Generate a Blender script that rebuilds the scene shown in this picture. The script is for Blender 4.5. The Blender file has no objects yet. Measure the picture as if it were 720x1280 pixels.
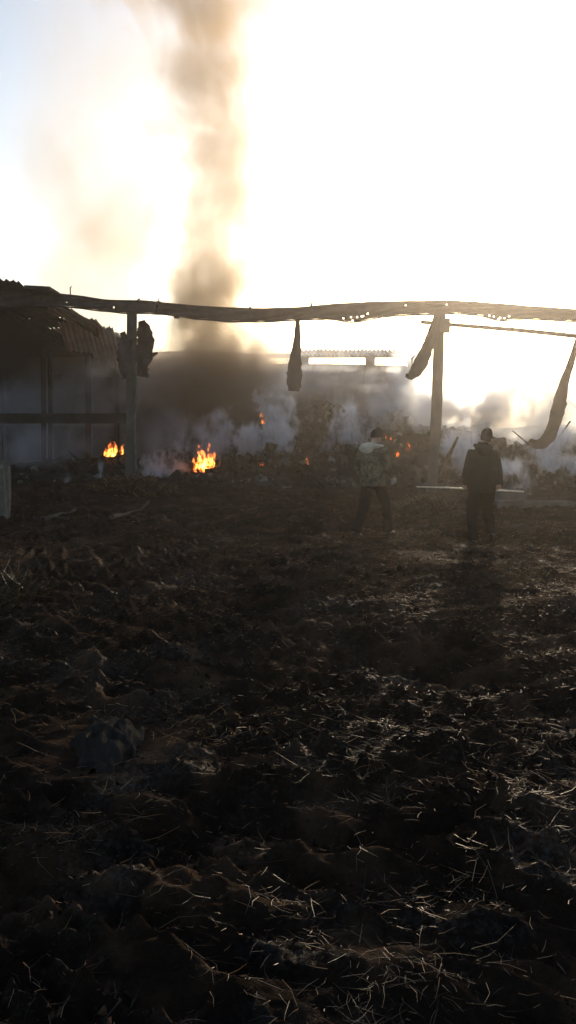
import bpy, bmesh, math, random
import numpy as np
from mathutils import Vector, Matrix, Quaternion
random.seed(7); rng = np.random.default_rng(7)
C = bpy.context.scene.collection
S = bpy.context.scene
R = math.radians
# ------------------------------------------------------------------ camera, world, sun, exposure
CAM_Z = 1.62; PITCH = R(5.4); F = 985.0
cam = bpy.data.cameras.new('camera'); co = bpy.data.objects.new('camera', cam); C.objects.link(co)
co.location = (0, 0, CAM_Z); co.rotation_euler = (R(90) - PITCH, 0, 0)
cam.sensor_fit = 'VERTICAL'; cam.angle = 2 * math.atan(640 / F); cam.clip_start = 0.05; cam.clip_end = 9000
S.camera = co
SUN_EL = R(13.0); SUN_AZ = R(15)          # azimuth measured from +Y towards +X
w = bpy.data.worlds.new('World'); S.world = w; w.use_nodes = True
nt = w.node_tree; bg = nt.nodes['Background']
sky = nt.nodes.new('ShaderNodeTexSky'); sky.sky_type = 'NISHITA'; sky.sun_disc = False
sky.sun_elevation = SUN_EL; sky.sun_rotation = SUN_AZ; sky.dust_density = 1.6; sky.air_density = 1.0
nt.links.new(sky.outputs[0], bg.inputs[0]); bg.inputs[1].default_value = 0.15
sl = bpy.data.lights.new('sun', 'SUN'); so = bpy.data.objects.new('sun', sl); C.objects.link(so)
sl.energy = 4.6; sl.angle = R(0.5); sl.color = (1.0, 0.81, 0.58)
sd = Vector((math.sin(SUN_AZ) * math.cos(SUN_EL), math.cos(SUN_AZ) * math.cos(SUN_EL), math.sin(SUN_EL)))
so.rotation_euler = sd.to_track_quat('Z', 'Y').to_euler(); so.location = (6, 20, 30)
S.view_settings.view_transform = 'Standard'; S.view_settings.look = 'None'
S.view_settings.exposure = 0.4; S.view_settings.gamma = 1.0
cy = S.cycles
S.render.engine = 'CYCLES'
cy.use_denoising = True; cy.transparent_max_bounces = 96; cy.max_bounces = 8; cy.diffuse_bounces = 2
cy.glossy_bounces = 2; cy.volume_bounces = 2; cy.volume_max_steps = 256; cy.volume_step_rate = 1.0
# ------------------------------------------------------------------ helpers
def at(px, py, Y):
    "the point at depth Y that lies on the line of sight of a photograph pixel"
    x = (px - 360) / F; y = -(py - 640) / F
    d = Vector((x, math.cos(PITCH) + y * math.sin(PITCH), -math.sin(PITCH) + y * math.cos(PITCH)))
    return Vector((0, 0, CAM_Z)) + d * (Y / d.y)
def tag(o, label=None, cat=None, group=None, kind=None):
    if label: o['label'] = label
    if cat: o['category'] = cat
    if group: o['group'] = group
    if kind: o['kind'] = kind
    return o
def wmat(o):
    M = o.matrix_basis.copy()
    while o.parent: o = o.parent; M = o.matrix_basis @ M
    return M
def thing(name, label, cat, loc=(0, 0, 0), rz=0, group=None):
    o = bpy.data.objects.new(name, None); C.objects.link(o)
    o.location = loc; o.rotation_euler = (0, 0, rz); o.empty_display_size = .2
    return tag(o, label, cat, group)
def link_mesh(name, me, mat, parent=None, smooth=False, local=False):
    "verts given in world space unless local (then in the parent's space)"
    if mat and not me.materials: me.materials.append(mat)
    o = bpy.data.objects.new(name, me); C.objects.link(o)
    if parent:
        o.parent = parent
        if not local: me.transform(wmat(parent).inverted())
    elif not local:
        cs = np.empty(len(me.vertices) * 3); me.vertices.foreach_get('co', cs); cs = cs.reshape(-1, 3)
        b = Vector(((cs[:, 0].min() + cs[:, 0].max()) / 2, (cs[:, 1].min() + cs[:, 1].max()) / 2, cs[:, 2].min()))
        me.transform(Matrix.Translation(-b)); o.location = b
    me.polygons.foreach_set('use_smooth', [smooth] * len(me.polygons)); me.update()
    return o
def obj(name, bm, mat, parent=None, smooth=False, local=False):
    me = bpy.data.meshes.new(name)
    bmesh.ops.recalc_face_normals(bm, faces=bm.faces)
    bm.to_mesh(me); bm.free()
    return link_mesh(name, me, mat, parent, smooth, local)
def box(bm, c, s, M=None):
    vs = []
    for dx in (-.5, .5):
        for dy in (-.5, .5):
            for dz in (-.5, .5):
                p = Vector((dx * s[0], dy * s[1], dz * s[2]))
                if M: p = M @ p
                vs.append(bm.verts.new(Vector(c) + p))
    for f in ((0, 1, 3, 2), (4, 6, 7, 5), (0, 4, 5, 1), (2, 3, 7, 6), (0, 2, 6, 4), (1, 5, 7, 3)):
        bm.faces.new([vs[i] for i in f])
def ring_loft(bm, rings, cap=True):
    rs = [[bm.verts.new(p) for p in r] for r in rings]
    n = len(rs[0])
    for a, b in zip(rs, rs[1:]):
        for i in range(n): bm.faces.new((a[i], a[(i + 1) % n], b[(i + 1) % n], b[i]))
    if cap:
        bm.faces.new(rs[0][::-1]); bm.faces.new(rs[-1])
def tube(bm, pts, radii, seg=10, flat=1.0):
    pts = [Vector(p) for p in pts]; rings = []; u = None
    for i, p in enumerate(pts):
        t = (pts[min(i + 1, len(pts) - 1)] - pts[max(i - 1, 0)]).normalized()
        if u is None: u = t.cross(Vector((0, 1, 0)) if abs(t.z) > .8 else Vector((0, 0, 1)))
        u = (u - t * u.dot(t)).normalized(); v = t.cross(u).normalized()
        r = radii[i] if hasattr(radii, '__len__') else radii
        rings.append([p + u * (r * math.cos(2 * math.pi * k / seg)) + v * (r * flat * math.sin(2 * math.pi * k / seg)) for k in range(seg)])
    ring_loft(bm, rings)
def ering(cx, cyy, z, rx, ry, seg=16, tilt=0):
    return [Vector((cx + rx * math.cos(2 * math.pi * k / seg), cyy + ry * math.sin(2 * math.pi * k / seg), z + tilt * ry * math.sin(2 * math.pi * k / seg))) for k in range(seg)]
def hsh(xi, yi, seed):
    h = (xi.astype(np.int64) * 374761393 + yi.astype(np.int64) * 668265263 + seed * 144269504) & 0xffffffff
    h = ((h ^ (h >> 13)) * 1274126177) & 0xffffffff
    return ((h ^ (h >> 16)) & 0xffff) / 65535.0
def vn(x, y, seed=0):
    x = np.asarray(x, float); y = np.asarray(y, float)
    xi = np.floor(x); yi = np.floor(y); fx = x - xi; fy = y - yi
    fx = fx * fx * (3 - 2 * fx); fy = fy * fy * (3 - 2 * fy)
    a = hsh(xi, yi, seed); b = hsh(xi + 1, yi, seed); c = hsh(xi, yi + 1, seed); d = hsh(xi + 1, yi + 1, seed)
    return (a * (1 - fx) + b * fx) * (1 - fy) + (c * (1 - fx) + d * fx) * fy
def fbm(x, y, octv=4, seed=0, gain=.5):
    s = 0; a = 1; t = 0
    for o in range(octv):
        s = s + a * vn(np.asarray(x) * 2 ** o + 13.7 * o, np.asarray(y) * 2 ** o - 7.1 * o, seed + o); t += a; a *= gain
    return s / t
def sstep(a, b, x):
    t = np.clip((np.asarray(x, float) - a) / (b - a), 0, 1); return t * t * (3 - 2 * t)
# ------------------------------------------------------------------ materials
def new_mat(name):
    m = bpy.data.materials.new(name); m.use_nodes = True
    return m, m.node_tree, m.node_tree.nodes['Principled BSDF']
def nd(t, typ, **kw):
    n = t.nodes.new(typ)
    for k, v in kw.items(): setattr(n, k, v)
    return n
def matte(t, color, normal, fac, rough, trans=None):
    "dull surface: diffuse with a little gloss laid over it (fac and rough may be sockets)"
    L_ = t.links.new; out = t.nodes['Material Output']
    d = nd(t, 'ShaderNodeBsdfDiffuse'); g = nd(t, 'ShaderNodeBsdfGlossy'); mx = nd(t, 'ShaderNodeMixShader'); L_(color, d.inputs[0]); base = d.outputs[0]
    if trans:
        tr = nd(t, 'ShaderNodeBsdfTranslucent'); L_(color, tr.inputs[0]); m2 = nd(t, 'ShaderNodeMixShader'); m2.inputs[0].default_value = trans; L_(base, m2.inputs[1]); L_(tr.outputs[0], m2.inputs[2]); base = m2.outputs[0]
    for v, i in ((fac, mx.inputs[0]), (rough, g.inputs['Roughness'])):
        if isinstance(v, (int, float)): i.default_value = v
        else: L_(v, i)
    if normal: L_(normal, d.inputs['Normal']); L_(normal, g.inputs['Normal'])
    L_(base, mx.inputs[1]); L_(g.outputs[0], mx.inputs[2]); L_(mx.outputs[0], out.inputs['Surface'])
def mat(name, stops, scale=4.0, rough=(.6, .9), bump=.3, bscale=None, metal=0, detail=6, stretch=(1, 1, 1), spec=.5, dist=.02, distort=0.4, dull=None):
    m, t, p = new_mat(name)
    tc = nd(t, 'ShaderNodeTexCoord'); mp = nd(t, 'ShaderNodeMapping'); mp.inputs['Scale'].default_value = stretch
    t.links.new(tc.outputs['Object'], mp.inputs[0])
    n = nd(t, 'ShaderNodeTexNoise'); n.inputs['Scale'].default_value = scale; n.inputs['Detail'].default_value = detail
    n.inputs['Distortion'].default_value = distort; n.inputs['Roughness'].default_value = .62
    t.links.new(mp.outputs[0], n.inputs['Vector'])
    cr = nd(t, 'ShaderNodeValToRGB'); e = cr.color_ramp.elements
    while len(e) < len(stops): e.new(.5)
    for el, (pos, col) in zip(e, stops): el.position = pos; el.color = (*col, 1)
    t.links.new(n.outputs[0], cr.inputs[0]); t.links.new(cr.outputs[0], p.inputs['Base Color'])
    n2 = nd(t, 'ShaderNodeTexNoise'); n2.inputs['Scale'].default_value = bscale or scale * 5; n2.inputs['Detail'].default_value = 5
    t.links.new(mp.outputs[0], n2.inputs['Vector'])
    mr = nd(t, 'ShaderNodeMapRange'); mr.inputs[1].default_value = .3; mr.inputs[2].default_value = .7
    mr.inputs[3].default_value = rough[0]; mr.inputs[4].default_value = rough[1]
    t.links.new(n2.outputs[0], mr.inputs[0]); t.links.new(mr.outputs[0], p.inputs['Roughness'])
    b = nd(t, 'ShaderNodeBump'); b.inputs['Strength'].default_value = bump; b.inputs['Distance'].default_value = dist
    t.links.new(n2.outputs[0], b.inputs['Height']); t.links.new(b.outputs[0], p.inputs['Normal'])
    if dull is not None: matte(t, cr.outputs[0], b.outputs[0], dull, mr.outputs[0])
    p.inputs['Metallic'].default_value = metal; p.inputs['Specular IOR Level'].default_value = spec
    return m
def ground_mat():
    m, t, p = new_mat('burnt_mud'); L_ = t.links.new
    tc = nd(t, 'ShaderNodeTexCoord')
    def noise(sc, det=6, dist=.3):
        n = nd(t, 'ShaderNodeTexNoise'); n.inputs['Scale'].default_value = sc; n.inputs['Detail'].default_value = det; n.inputs['Distortion'].default_value = dist; n.inputs['Roughness'].default_value = .62
        L_(tc.outputs['Object'], n.inputs['Vector']); return n.outputs[0]
    def mrange(v, a, b, c, d):
        r = nd(t, 'ShaderNodeMapRange'); r.inputs[1].default_value = a; r.inputs[2].default_value = b; r.inputs[3].default_value = c; r.inputs[4].default_value = d; L_(v, r.inputs[0]); return r.outputs[0]
    cr = nd(t, 'ShaderNodeValToRGB'); e = cr.color_ramp.elements; e.new(.5)
    for el, (pos, col) in zip(e, [(.3, (.0035, .0028, .0023)), (.50, (.017, .0110, .0075)), (.74, (.075, .043, .025))]): el.position = pos; el.color = (*col, 1)
    L_(noise(2.4, 8), cr.inputs[0]); L_(cr.outputs[0], p.inputs['Base Color'])
    wet = noise(1.1, 5, .8); fine = noise(38)
    a = nd(t, 'ShaderNodeMath', operation='MULTIPLY'); L_(mrange(wet, .50, .64, .10, 1), a.inputs[0]); L_(mrange(fine, .45, .62, .12, 1), a.inputs[1])
    b = nd(t, 'ShaderNodeBump'); b.inputs['Strength'].default_value = .9; b.inputs['Distance'].default_value = .03; L_(fine, b.inputs['Height'])
    b2 = nd(t, 'ShaderNodeBump'); b2.inputs['Strength'].default_value = .8; b2.inputs['Distance'].default_value = .01; L_(noise(140, 3), b2.inputs['Height']); L_(b.outputs[0], b2.inputs['Normal']); matte(t, cr.outputs[0], b2.outputs[0], mrange(a.outputs[0], 0, 1, .0015, .04), mrange(a.outputs[0], 0, 1, .7, .28))
    return m
M_ground = ground_mat()
M_heap = mat('burnt_rubble', [(.3, (.009, .008, .007)), (.55, (.024, .020, .017)), (.7, (.07, .062, .055))], 2.2, (.5, .8), 1.0, 14, dist=.08, dull=.006)
M_char = mat('charred_wood', [(.3, (.010, .009, .008)), (.6, (.035, .027, .022)), (.75, (.09, .08, .07))], 3, (.6, .9), .7, 22, stretch=(1, 1, 1), dull=.012)
M_beam = mat('burnt_steel', [(.3, (.030, .022, .020)), (.55, (.055, .040, .036)), (.75, (.085, .062, .052))], 2.5, (.6, .85), .5, 18, dull=.012)
M_post = mat('sooty_concrete', [(.3, (.030, .026, .023)), (.55, (.075, .066, .058)), (.75, (.13, .115, .10))], 1.8, (.75, .95), .5, 16, stretch=(1, 1, .5), dull=.012)
M_wall = mat('sooty_plaster', [(.3, (.05, .045, .042)), (.5, (.12, .11, .105)), (.7, (.26, .25, .24))], .55, (.8, .95), .4, 9)
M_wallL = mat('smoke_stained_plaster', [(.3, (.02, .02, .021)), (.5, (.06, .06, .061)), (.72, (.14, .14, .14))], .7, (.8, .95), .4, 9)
M_sheet_dark = mat('sooty_roof_sheet', [(.3, (.012, .011, .011)), (.6, (.04, .035, .033)), (.8, (.08, .07, .065))], 1.5, (.7, .95), .3, 12, dull=.012)
M_sheet_pale = mat('pale_roof_sheet', [(.3, (.38, .36, .33)), (.55, (.56, .54, .50)), (.8, (.68, .66, .62))], 1.5, (.8, .95), .3, 12)
M_stone = mat('pale_concrete', [(.3, (.06, .055, .042)), (.55, (.11, .10, .078)), (.75, (.17, .155, .125))], 5, (.75, .95), .5, 30)
M_slab = mat('ash_grey_concrete', [(.3, (.05, .045, .04)), (.6, (.10, .09, .08)), (.8, (.18, .165, .15))], 2.5, (.6, .9), .6, 20, dull=.012)
M_tarp = mat('dirty_black_plastic', [(.3, (.007, .006, .0052)), (.6, (.014, .012, .010)), (.8, (.035, .030, .026))], 5, (.35, .6), .3, 30, dist=.01, dull=.012)
M_pole = mat('peeled_pale_pole', [(.3, (.45, .38, .28)), (.7, (.75, .68, .56))], 8, (.22, .35), .2, 40)
M_skin = mat('skin', [(.3, (.42, .24, .17)), (.7, (.52, .31, .22))], 6, (.45, .6), .1, 60, dist=.003)
M_glove = mat('pale_work_glove', [(.3, (.40, .38, .34)), (.7, (.58, .55, .50))], 12, (.8, .95), .3, 60, dist=.004)
M_hood = mat('light_grey_fleece', [(.3, (.50, .41, .31)), (.7, (.66, .55, .42))], 10, (.85, .98), .5, 90, dist=.006, dull=.005)
M_cap = mat('black_knit', [(.3, (.012, .010, .010)), (.7, (.025, .021, .020))], 14, (.85, .98), .6, 120, dist=.005, dull=.012)
M_hair = mat('dark_hair', [(.3, (.010, .008, .007)), (.7, (.022, .017, .014))], 14, (.6, .8), .6, 160, dist=.004, stretch=(1, 1, .3), dull=.02)
M_trous = mat('dark_trousers', [(.3, (.009, .0075, .007)), (.7, (.020, .017, .016))], 6, (.8, .95), .3, 60, dist=.006, dull=.005)
M_jackR = mat('dark_green_jacket', [(.3, (.020, .018, .014)), (.6, (.032, .028, .021)), (.8, (.048, .042, .031))], 5, (.7, .9), .3, 40, dist=.006, dull=.005)
M_camo = mat('camouflage_cloth', [(.36, (.058, .043, .030)), (.43, (.058, .043, .030)), (.45, (.125, .098, .066)), (.53, (.125, .098, .066)), (.55, (.22, .175, .12)), (.62, (.09, .063, .043))], 7, (.8, .95), .3, 50, dist=.006, detail=2, dull=.005)
M_boot = mat('black_rubber', [(.3, (.010, .010, .010)), (.7, (.022, .02, .018))], 8, (.35, .6), .2, 40, dist=.004)
M_stick = mat('grey_stick', [(.3, (.03, .025, .02)), (.7, (.09, .075, .06))], 8, (.7, .9), .5, 40, dull=.012)
def straw_mat(name, stops, rough=.42, trans=.4):
    m, t, p = new_mat(name)
    g = nd(t, 'ShaderNodeNewGeometry'); cr = nd(t, 'ShaderNodeValToRGB'); e = cr.color_ramp.elements
    while len(e) < len(stops): e.new(.5)
    for el, (pos, col) in zip(e, stops): el.position = pos; el.color = (*col, 1)
    t.links.new(g.outputs['Random Per Island'], cr.inputs[0]); matte(t, cr.outputs[0], None, .045 if trans else .01, rough, trans)
    return m
M_straw = straw_mat('burnt_straw', [(0, (.006, .005, .004)), (.45, (.018, .012, .008)), (.7, (.085, .046, .020)), (.9, (.27, .15, .065)), (1, (.46, .30, .15))])
M_grass = straw_mat('dry_grass', [(0, (.012, .010, .006)), (.6, (.07, .048, .022)), (1, (.20, .14, .065))])
# ------------------------------------------------------------------ terrain
def terrain(x, y):
    x = np.asarray(x, float); y = np.asarray(y, float)
    near = 1 - sstep(22, 40, y)
    h = .16 * (fbm(x / 3.2, y / 3.2, 3, 1) - .5) + .050 * (fbm(x / 1.0, y / .7, 3, 5) - .5) * near
    h = h + .040 * (fbm(x / .20, y / .13, 4, 9, .6) - .5) * near
    h = h - .05 * np.abs(fbm(x / .17 + 3, y / .12, 2, 15) - .5) * near * (.4 + 1.2 * sstep(.4, .6, fbm(x / 1.6, y / 1.6, 2, 19)))
    fine = 1 - sstep(7, 11, y)
    h = h + (.034 * (fbm(x / .065, y / .055, 3, 51, .6) - .5) - .030 * np.abs(fbm(x / .10 + y / .25, y / .07, 3, 55) - .5)) * fine * (.35 + sstep(.4, .6, fbm(x / .7, y / .7, 2, 57)))
    # tyre and scraper marks running obliquely, each in its own zone
    for (ang, sc, ln, amp, sx, sy, s0) in ((58, .13, 2.2, .085, 2.3, 2.6, 31), (118, .12, 1.8, .080, 1.7, 2.1, 37), (20, .15, 2.4, .065, 2.9, 1.8, 43), (84, .2, 2.2, .04, 3, 3, 47)):
        a = x * math.cos(R(ang)) + y * math.sin(R(ang)); b = -x * math.sin(R(ang)) + y * math.cos(R(ang))
        wob = .25 * (vn(b / 1.1, a / 2, s0 + 2) - .5)
        msk = sstep(.42, .56, fbm(x / sx + s0, y / sy, 2, s0 + 5))
        v_ = vn((a + wob) / sc, b / ln, s0); h = h + amp * (1.35 * (1 - np.abs(2 * v_ - 1)) ** 1.3 - .6 + .35 * (vn((a + wob) / (sc * .45), b / .35, s0 + 9) - .5)) * msk * near
    h = h + .42 * np.exp(-((x + 4.4) / 2.4) ** 2 - ((y - 21.2) / 2.2) ** 2)       # burnt mound by the first post
    h = h + .25 * np.exp(-((x + 8.0) / 2.4) ** 2 - ((y - 19.5) / 2.4) ** 2)
    h = h + .18 * np.exp(-((x + 3.1) / .7) ** 2 - ((y - 7.9) / .6) ** 2)
    h = h + .10 * np.exp(-((x - 4.2) / 1.2) ** 2 - ((y - 12.2) / 1.0) ** 2)
    for (cx, cy_, r, z0) in ((2.93, 11.95, .75, -.005), (1.39, 12.9, .75, .015), (-.96, 4.12, .60, .0)):    # trodden flat under the men and the plastic sheet
        k = np.exp(-(((x - cx) ** 2 + (y - cy_) ** 2) / r ** 2) ** 2); h = h * (1 - .85 * k) + .85 * k * z0
    h = h - .06 * np.exp(-((x + 2.2) / .8) ** 2 - ((y - 8.6) / 1.6) ** 2)
    return h
def heap(x, y):
    "height of the smouldering rubble inside the barn, above the ground"
    x = np.asarray(x, float); y = np.asarray(y, float)
    xs = np.array([-30, -12, -8, -6, -4, -1.5, 1, 4, 6.5, 9, 13, 18, 30.]); hs = np.array([0, .35, .55, .5, .95, 1.75, 2.2, 2.3, 1.8, 1.5, 1.5, 1.0, 0])
    top = np.interp(x, xs, hs)
    edge = 23.6 + 1.6 * (fbm(x / 2.5, x * 0 + 3, 2, 71) - .5)
    prof = sstep(0, 7.5, y - edge) * (1 - sstep(33.6, 35.2, y))
    lump = .55 + .9 * fbm(x / 1.5, y / 1.5, 4, 77)
    return top * prof * lump + .35 * (fbm(x / .45, y / .45, 3, 83) - .5) * sstep(0, 1.2, y - edge) - .12 * (1 - sstep(0, .5, y - edge))
def H(x, y):
    t = terrain(x, y)
    return np.where((np.asarray(y) > 22.8) & (np.asarray(y) < 35.3), np.maximum(t, t + heap(x, y)), t)
def ground_at(px, py, ymin=1.0):
    for Y in np.arange(ymin, 60, .03):
        p = at(px, py, Y)
        if p.z <= float(H(p.x, p.y)): return p
    return at(px, py, 30)
def on_ground(x, y, f=terrain): return float(f(np.array([x]), np.array([y]))[0])
def grid_mesh(name, X, Y, Z):
    n, m = X.shape
    me = bpy.data.meshes.new(name)
    v = np.stack([X, Y, Z], -1).reshape(-1, 3)
    idx = np.arange(n * m).reshape(n, m)
    q = np.stack([idx[:-1, :-1], idx[:-1, 1:], idx[1:, 1:], idx[1:, :-1]], -1).reshape(-1, 4)
    fill(me, v, q); return me
def fill(me, v, q):
    k = q.shape[1]
    me.vertices.add(len(v)); me.vertices.foreach_set('co', v.astype(np.float32).ravel())
    me.loops.add(q.size); me.loops.foreach_set('vertex_index', q.astype(np.int32).ravel())
    me.polygons.add(len(q)); me.polygons.foreach_set('loop_start', np.arange(0, q.size, k, dtype=np.int32))
    try: me.polygons.foreach_set('loop_total', np.full(len(q), k, dtype=np.int32))
    except Exception: pass
    me.update(calc_edges=True); me.validate()
ys = np.concatenate([[-4000, -600, -120, -40, -15, -6, -2.5, -1, -.2, .3, .6], np.geomspace(.8, 7, 520), np.geomspace(7.05, 42, 330), np.geomspace(46, 5000, 30)])
us = np.concatenate([[-1000, -100, -20, -6, -3, -1.6, -1, -.75, -.6], np.linspace(-.50, .50, 720), [.6, .75, 1, 1.6, 3, 6, 20, 100, 1000]])
YY, UU = np.meshgrid(ys, us, indexing='ij'); XX = UU * (np.abs(YY) + 3.0)
ZZ = terrain(XX, YY); ZZ[np.abs(XX) > 200] *= 0
g = link_mesh('ground', grid_mesh('ground', XX, YY, ZZ), M_ground, smooth=True, local=True); tag(g, kind='structure')
# smouldering rubble heap
hx, hy = np.meshgrid(np.linspace(-17, 21, 420), np.linspace(22.9, 35.1, 150)); hx = hx.copy()
hz = terrain(hx, hy) + heap(hx, hy)
hz += .10 * (rng.random(hz.shape) - .5) * sstep(.02, .2, heap(hx, hy))
o = link_mesh('rubble_heap', grid_mesh('rubble_heap', hx, hy, hz), M_heap); tag(o, 'long smouldering heap of burnt hay and rubble filling the ruined barn', 'rubble', kind='stuff')
# ------------------------------------------------------------------ the burnt barn: one structure, its members as parts
YB = 23.2
barn = thing('burnt_barn', 'long burnt out barn shell with sagging roof beam, posts and smoke stained rear wall', 'barn', (0, YB, 0))
top = [(-60, 366), (0, 366), (30, 365), (60, 367), (100, 371), (130, 376), (158, 377), (182, 377), (200, 379), (240, 383), (290, 386), (330, 387), (380, 385), (420, 381), (460, 379), (500, 378), (560, 377), (600, 379), (660, 384), (720, 388), (800, 391), (900, 395)]
bot = [(-60, 383), (0, 383), (60, 381), (100, 384), (130, 388), (155, 391), (180, 391), (205, 392), (240, 397), (290, 401), (330, 401), (380, 399), (410, 398), (430, 401), (445, 402), (460, 399), (480, 395), (500, 393), (560, 391), (600, 393), (615, 398), (628, 401), (640, 399), (660, 398), (720, 401), (800, 404), (900, 408)]
px_ = np.arange(-60, 901, 1.9)
tp = np.interp(px_, *zip(*top)) + .9 * (fbm(px_ / 9, px_ * 0, 3, 3) - .5); bt = np.interp(px_, *zip(*bot)) + 1.6 * (fbm(px_ / 7, px_ * 0 + 5, 3, 4) - .5)
ksm = np.ones(7) / 7
tp[6:-6] = np.convolve(tp, ksm, 'same')[6:-6]; bt[4:-4] = np.convolve(bt, ksm[:5] * 7 / 5, 'same')[4:-4]
holes = [(52, 375), (84, 378), (142, 384), (155, 385), (187, 386), (430, 397), (438, 397), (446, 397), (453, 396), (441, 400), (508, 382), (559, 381), (612, 394), (618, 396), (624, 398), (630, 398), (636, 396), (460, 393)]
NR = 10
bm = bmesh.new(); gv = []
def beamdepth(x): return YB + .10 * math.sin(x / 61.) + .05 * math.sin(x / 23.)
for i, x in enumerate(px_):
    gv.append([bm.verts.new(at(x, tp[i] + (bt[i] - tp[i]) * j / NR, beamdepth(x) + .03 * math.sin(x / 11. + j))) for j in range(NR + 1)])
for i in range(len(px_) - 1):
    for j in range(NR):
        cx, cyy = (px_[i] + px_[i + 1]) / 2, (tp[i] + (bt[i] - tp[i]) * (j + .5) / NR)
        if any(abs(cx - a) < .96 and abs(cyy - b) < .9 for a, b in holes): continue
        bm.faces.new((gv[i][j], gv[i + 1][j], gv[i + 1][j + 1], gv[i][j + 1]))
beam = obj('beam', bm, M_beam, barn, True)
sm = beam.modifiers.new('thickness', 'SOLIDIFY'); sm.thickness = .02; sm.offset = 0
def path_strip(name, edge, depth, thick, parent, up):
    bm = bmesh.new(); rings = []
    for i in range(0, len(px_), 3):
        p = at(px_[i], edge[i], beamdepth(px_[i])); d = depth * (.8 + .3 * math.sin(px_[i] / 37.))
        z0 = up * .012
        rings.append([p + Vector((0, -.05, z0)), p + Vector((0, d, z0)), p + Vector((0, d, z0 + up * thick)), p + Vector((0, -.05, z0 + up * thick))])
    ring_loft(bm, rings); return obj(name, bm, M_beam, parent)
path_strip('flange', tp, .20, .02, beam, 1); path_strip('flange', bt, .14, .02, beam, -1)
for (x, y, hgt) in ((88, 366, .16), (198, 379, .12), (312, 387, .06), (389, 384, .10), (173, 377, .06)):
    bm = bmesh.new(); p = at(x, y + 4, YB); tube(bm, [p, p + Vector((0, 0, hgt + .09)), p + Vector((.05, 0, hgt + .10))], .018 if hgt > .1 else .03, 6)
    obj('bolt', bm, M_beam, beam)
bm = bmesh.new()     # splice plate over the first post
box(bm, at(170, 384.5, YB - .09), (1.15, .03, .24), Matrix.Rotation(R(2), 3, 'Y')); obj('splice_plate', bm, M_beam, beam)
bm = bmesh.new(); box(bm, at(198, 379, YB - .0), (.14, .1, .10)); obj('scrap', bm, M_beam, beam)
bm = bmesh.new(); box(bm, at(221, 396, YB), (.16, .08, .09)); obj('scrap', bm, M_beam, beam)
def post(pts, name, lab, seg=4):
    bm = bmesh.new(); rings = []
    P = []
    for a, b in zip(pts, pts[1:]):
        for k in range(5): P.append(tuple(a[i] + (b[i] - a[i]) * k / 5 for i in range(3)))
    P.append(pts[-1])
    for q, (x, y, hw) in enumerate(P):
        p = at(x, y, YB + .12); hwm = hw * YB / F; n = 12; ring = []
        for k in range(n):
            a = 2 * math.pi * (k + .5) / n
            c, s_ = math.cos(a), math.sin(a); mx = max(abs(c), abs(s_))
            e = 1 + .07 * (hash((k * 31 + q * 17) % 97) % 13 / 13 - .5)
            ring.append(p + Vector((hwm * (.55 * c / mx + .45 * c) * e, hwm * (.55 * s_ / mx + .45 * s_) * e, 0)))
        rings.append(ring)
    ring_loft(bm, rings)
    o = obj(name, bm, M_post, barn); o['label'] = lab; return o
p1 = post([(165, 391, 6.0), (164.5, 440, 6.2), (164.5, 500, 6.6), (164, 560, 6.8), (163, 625, 7.2)], 'post', 'scorched post with crumpled sheet metal at its top')
p2 = post([(549.5, 392, 5.8), (548, 440, 6.6), (545.5, 520, 6.7), (541.5, 580, 6.5), (539, 628, 7.0)], 'post', 'leaning post with a thin rail bracket at its top')
bm = bmesh.new(); box(bm, at(555, 407, YB + .0), (.32, .2, .40)); box(bm, at(549, 396, YB + .12), (.30, .34, .12)); obj('bracket', bm, M_post, p2)
bm = bmesh.new(); box(bm, at(165, 424, YB - .1), (.30, .12, .05)); obj('band', bm, M_beam, p1)
bm = bmesh.new(); tube(bm, [at(170.5, 452, YB - .15), at(171, 500, YB - .15), at(168.5, 527, YB - .15), at(169.5, 560, YB - .12), at(170, 590, YB - .1)], [.02, .03, .025, .03, .02], 6); obj('cable', bm, M_stone, p1)
bm = bmesh.new(); tube(bm, [at(526, 402.5, 23.75), at(560, 405.5, 23.7), at(640, 412, 23.6), at(720, 420, 23.5), at(860, 434, 23.3)], [.055, .055, .06, .065, .065], 8); obj('rail', bm, M_beam, barn, True)
# crumpled sheet round the first post
def strip(name, pts, Y, mat_, parent=None, curl=.5, ragged=0, thick=.012, flip=1, wav=0):
    P = []
    for a, b in zip(pts, pts[1:]):
        for k in range(4): P.append([a[i] + (b[i] - a[i]) * k / 4 for i in range(3)])
    P.append(list(pts[-1])); m = 6; bm = bmesh.new(); vs = []
    for i, (x, y, hw) in enumerate(P):
        a, b = P[max(i - 1, 0)], P[min(i + 1, len(P) - 1)]
        tx, ty = b[0] - a[0], b[1] - a[1]; l = math.hypot(tx, ty) or 1; nx, ny = -ty / l, tx / l
        row = []
        for j in range(m + 1):
            u = j / m * 2 - 1; e = 1 + ragged * (random.random() - .5) * (abs(u) > .9)
            dy = flip * curl * hw * Y / F * (1 - u * u) + wav * math.sin(i * .9 + u * 2)
            row.append(bm.verts.new(at(x + nx * hw * u * e, y + ny * hw * u * e + ragged * 2.5 * (random.random() - .5) * (i == len(P) - 1), Y + dy)))
        vs.append(row)
    for i in range(len(vs) - 1):
        for j in range(m): bm.faces.new((vs[i][j], vs[i][j + 1], vs[i + 1][j + 1], vs[i + 1][j]))
    o = obj(name, bm, mat_, parent, False)
    s = o.modifiers.new('thickness', 'SOLIDIFY'); s.thickness = thick; s.offset = 0
    return o
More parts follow.
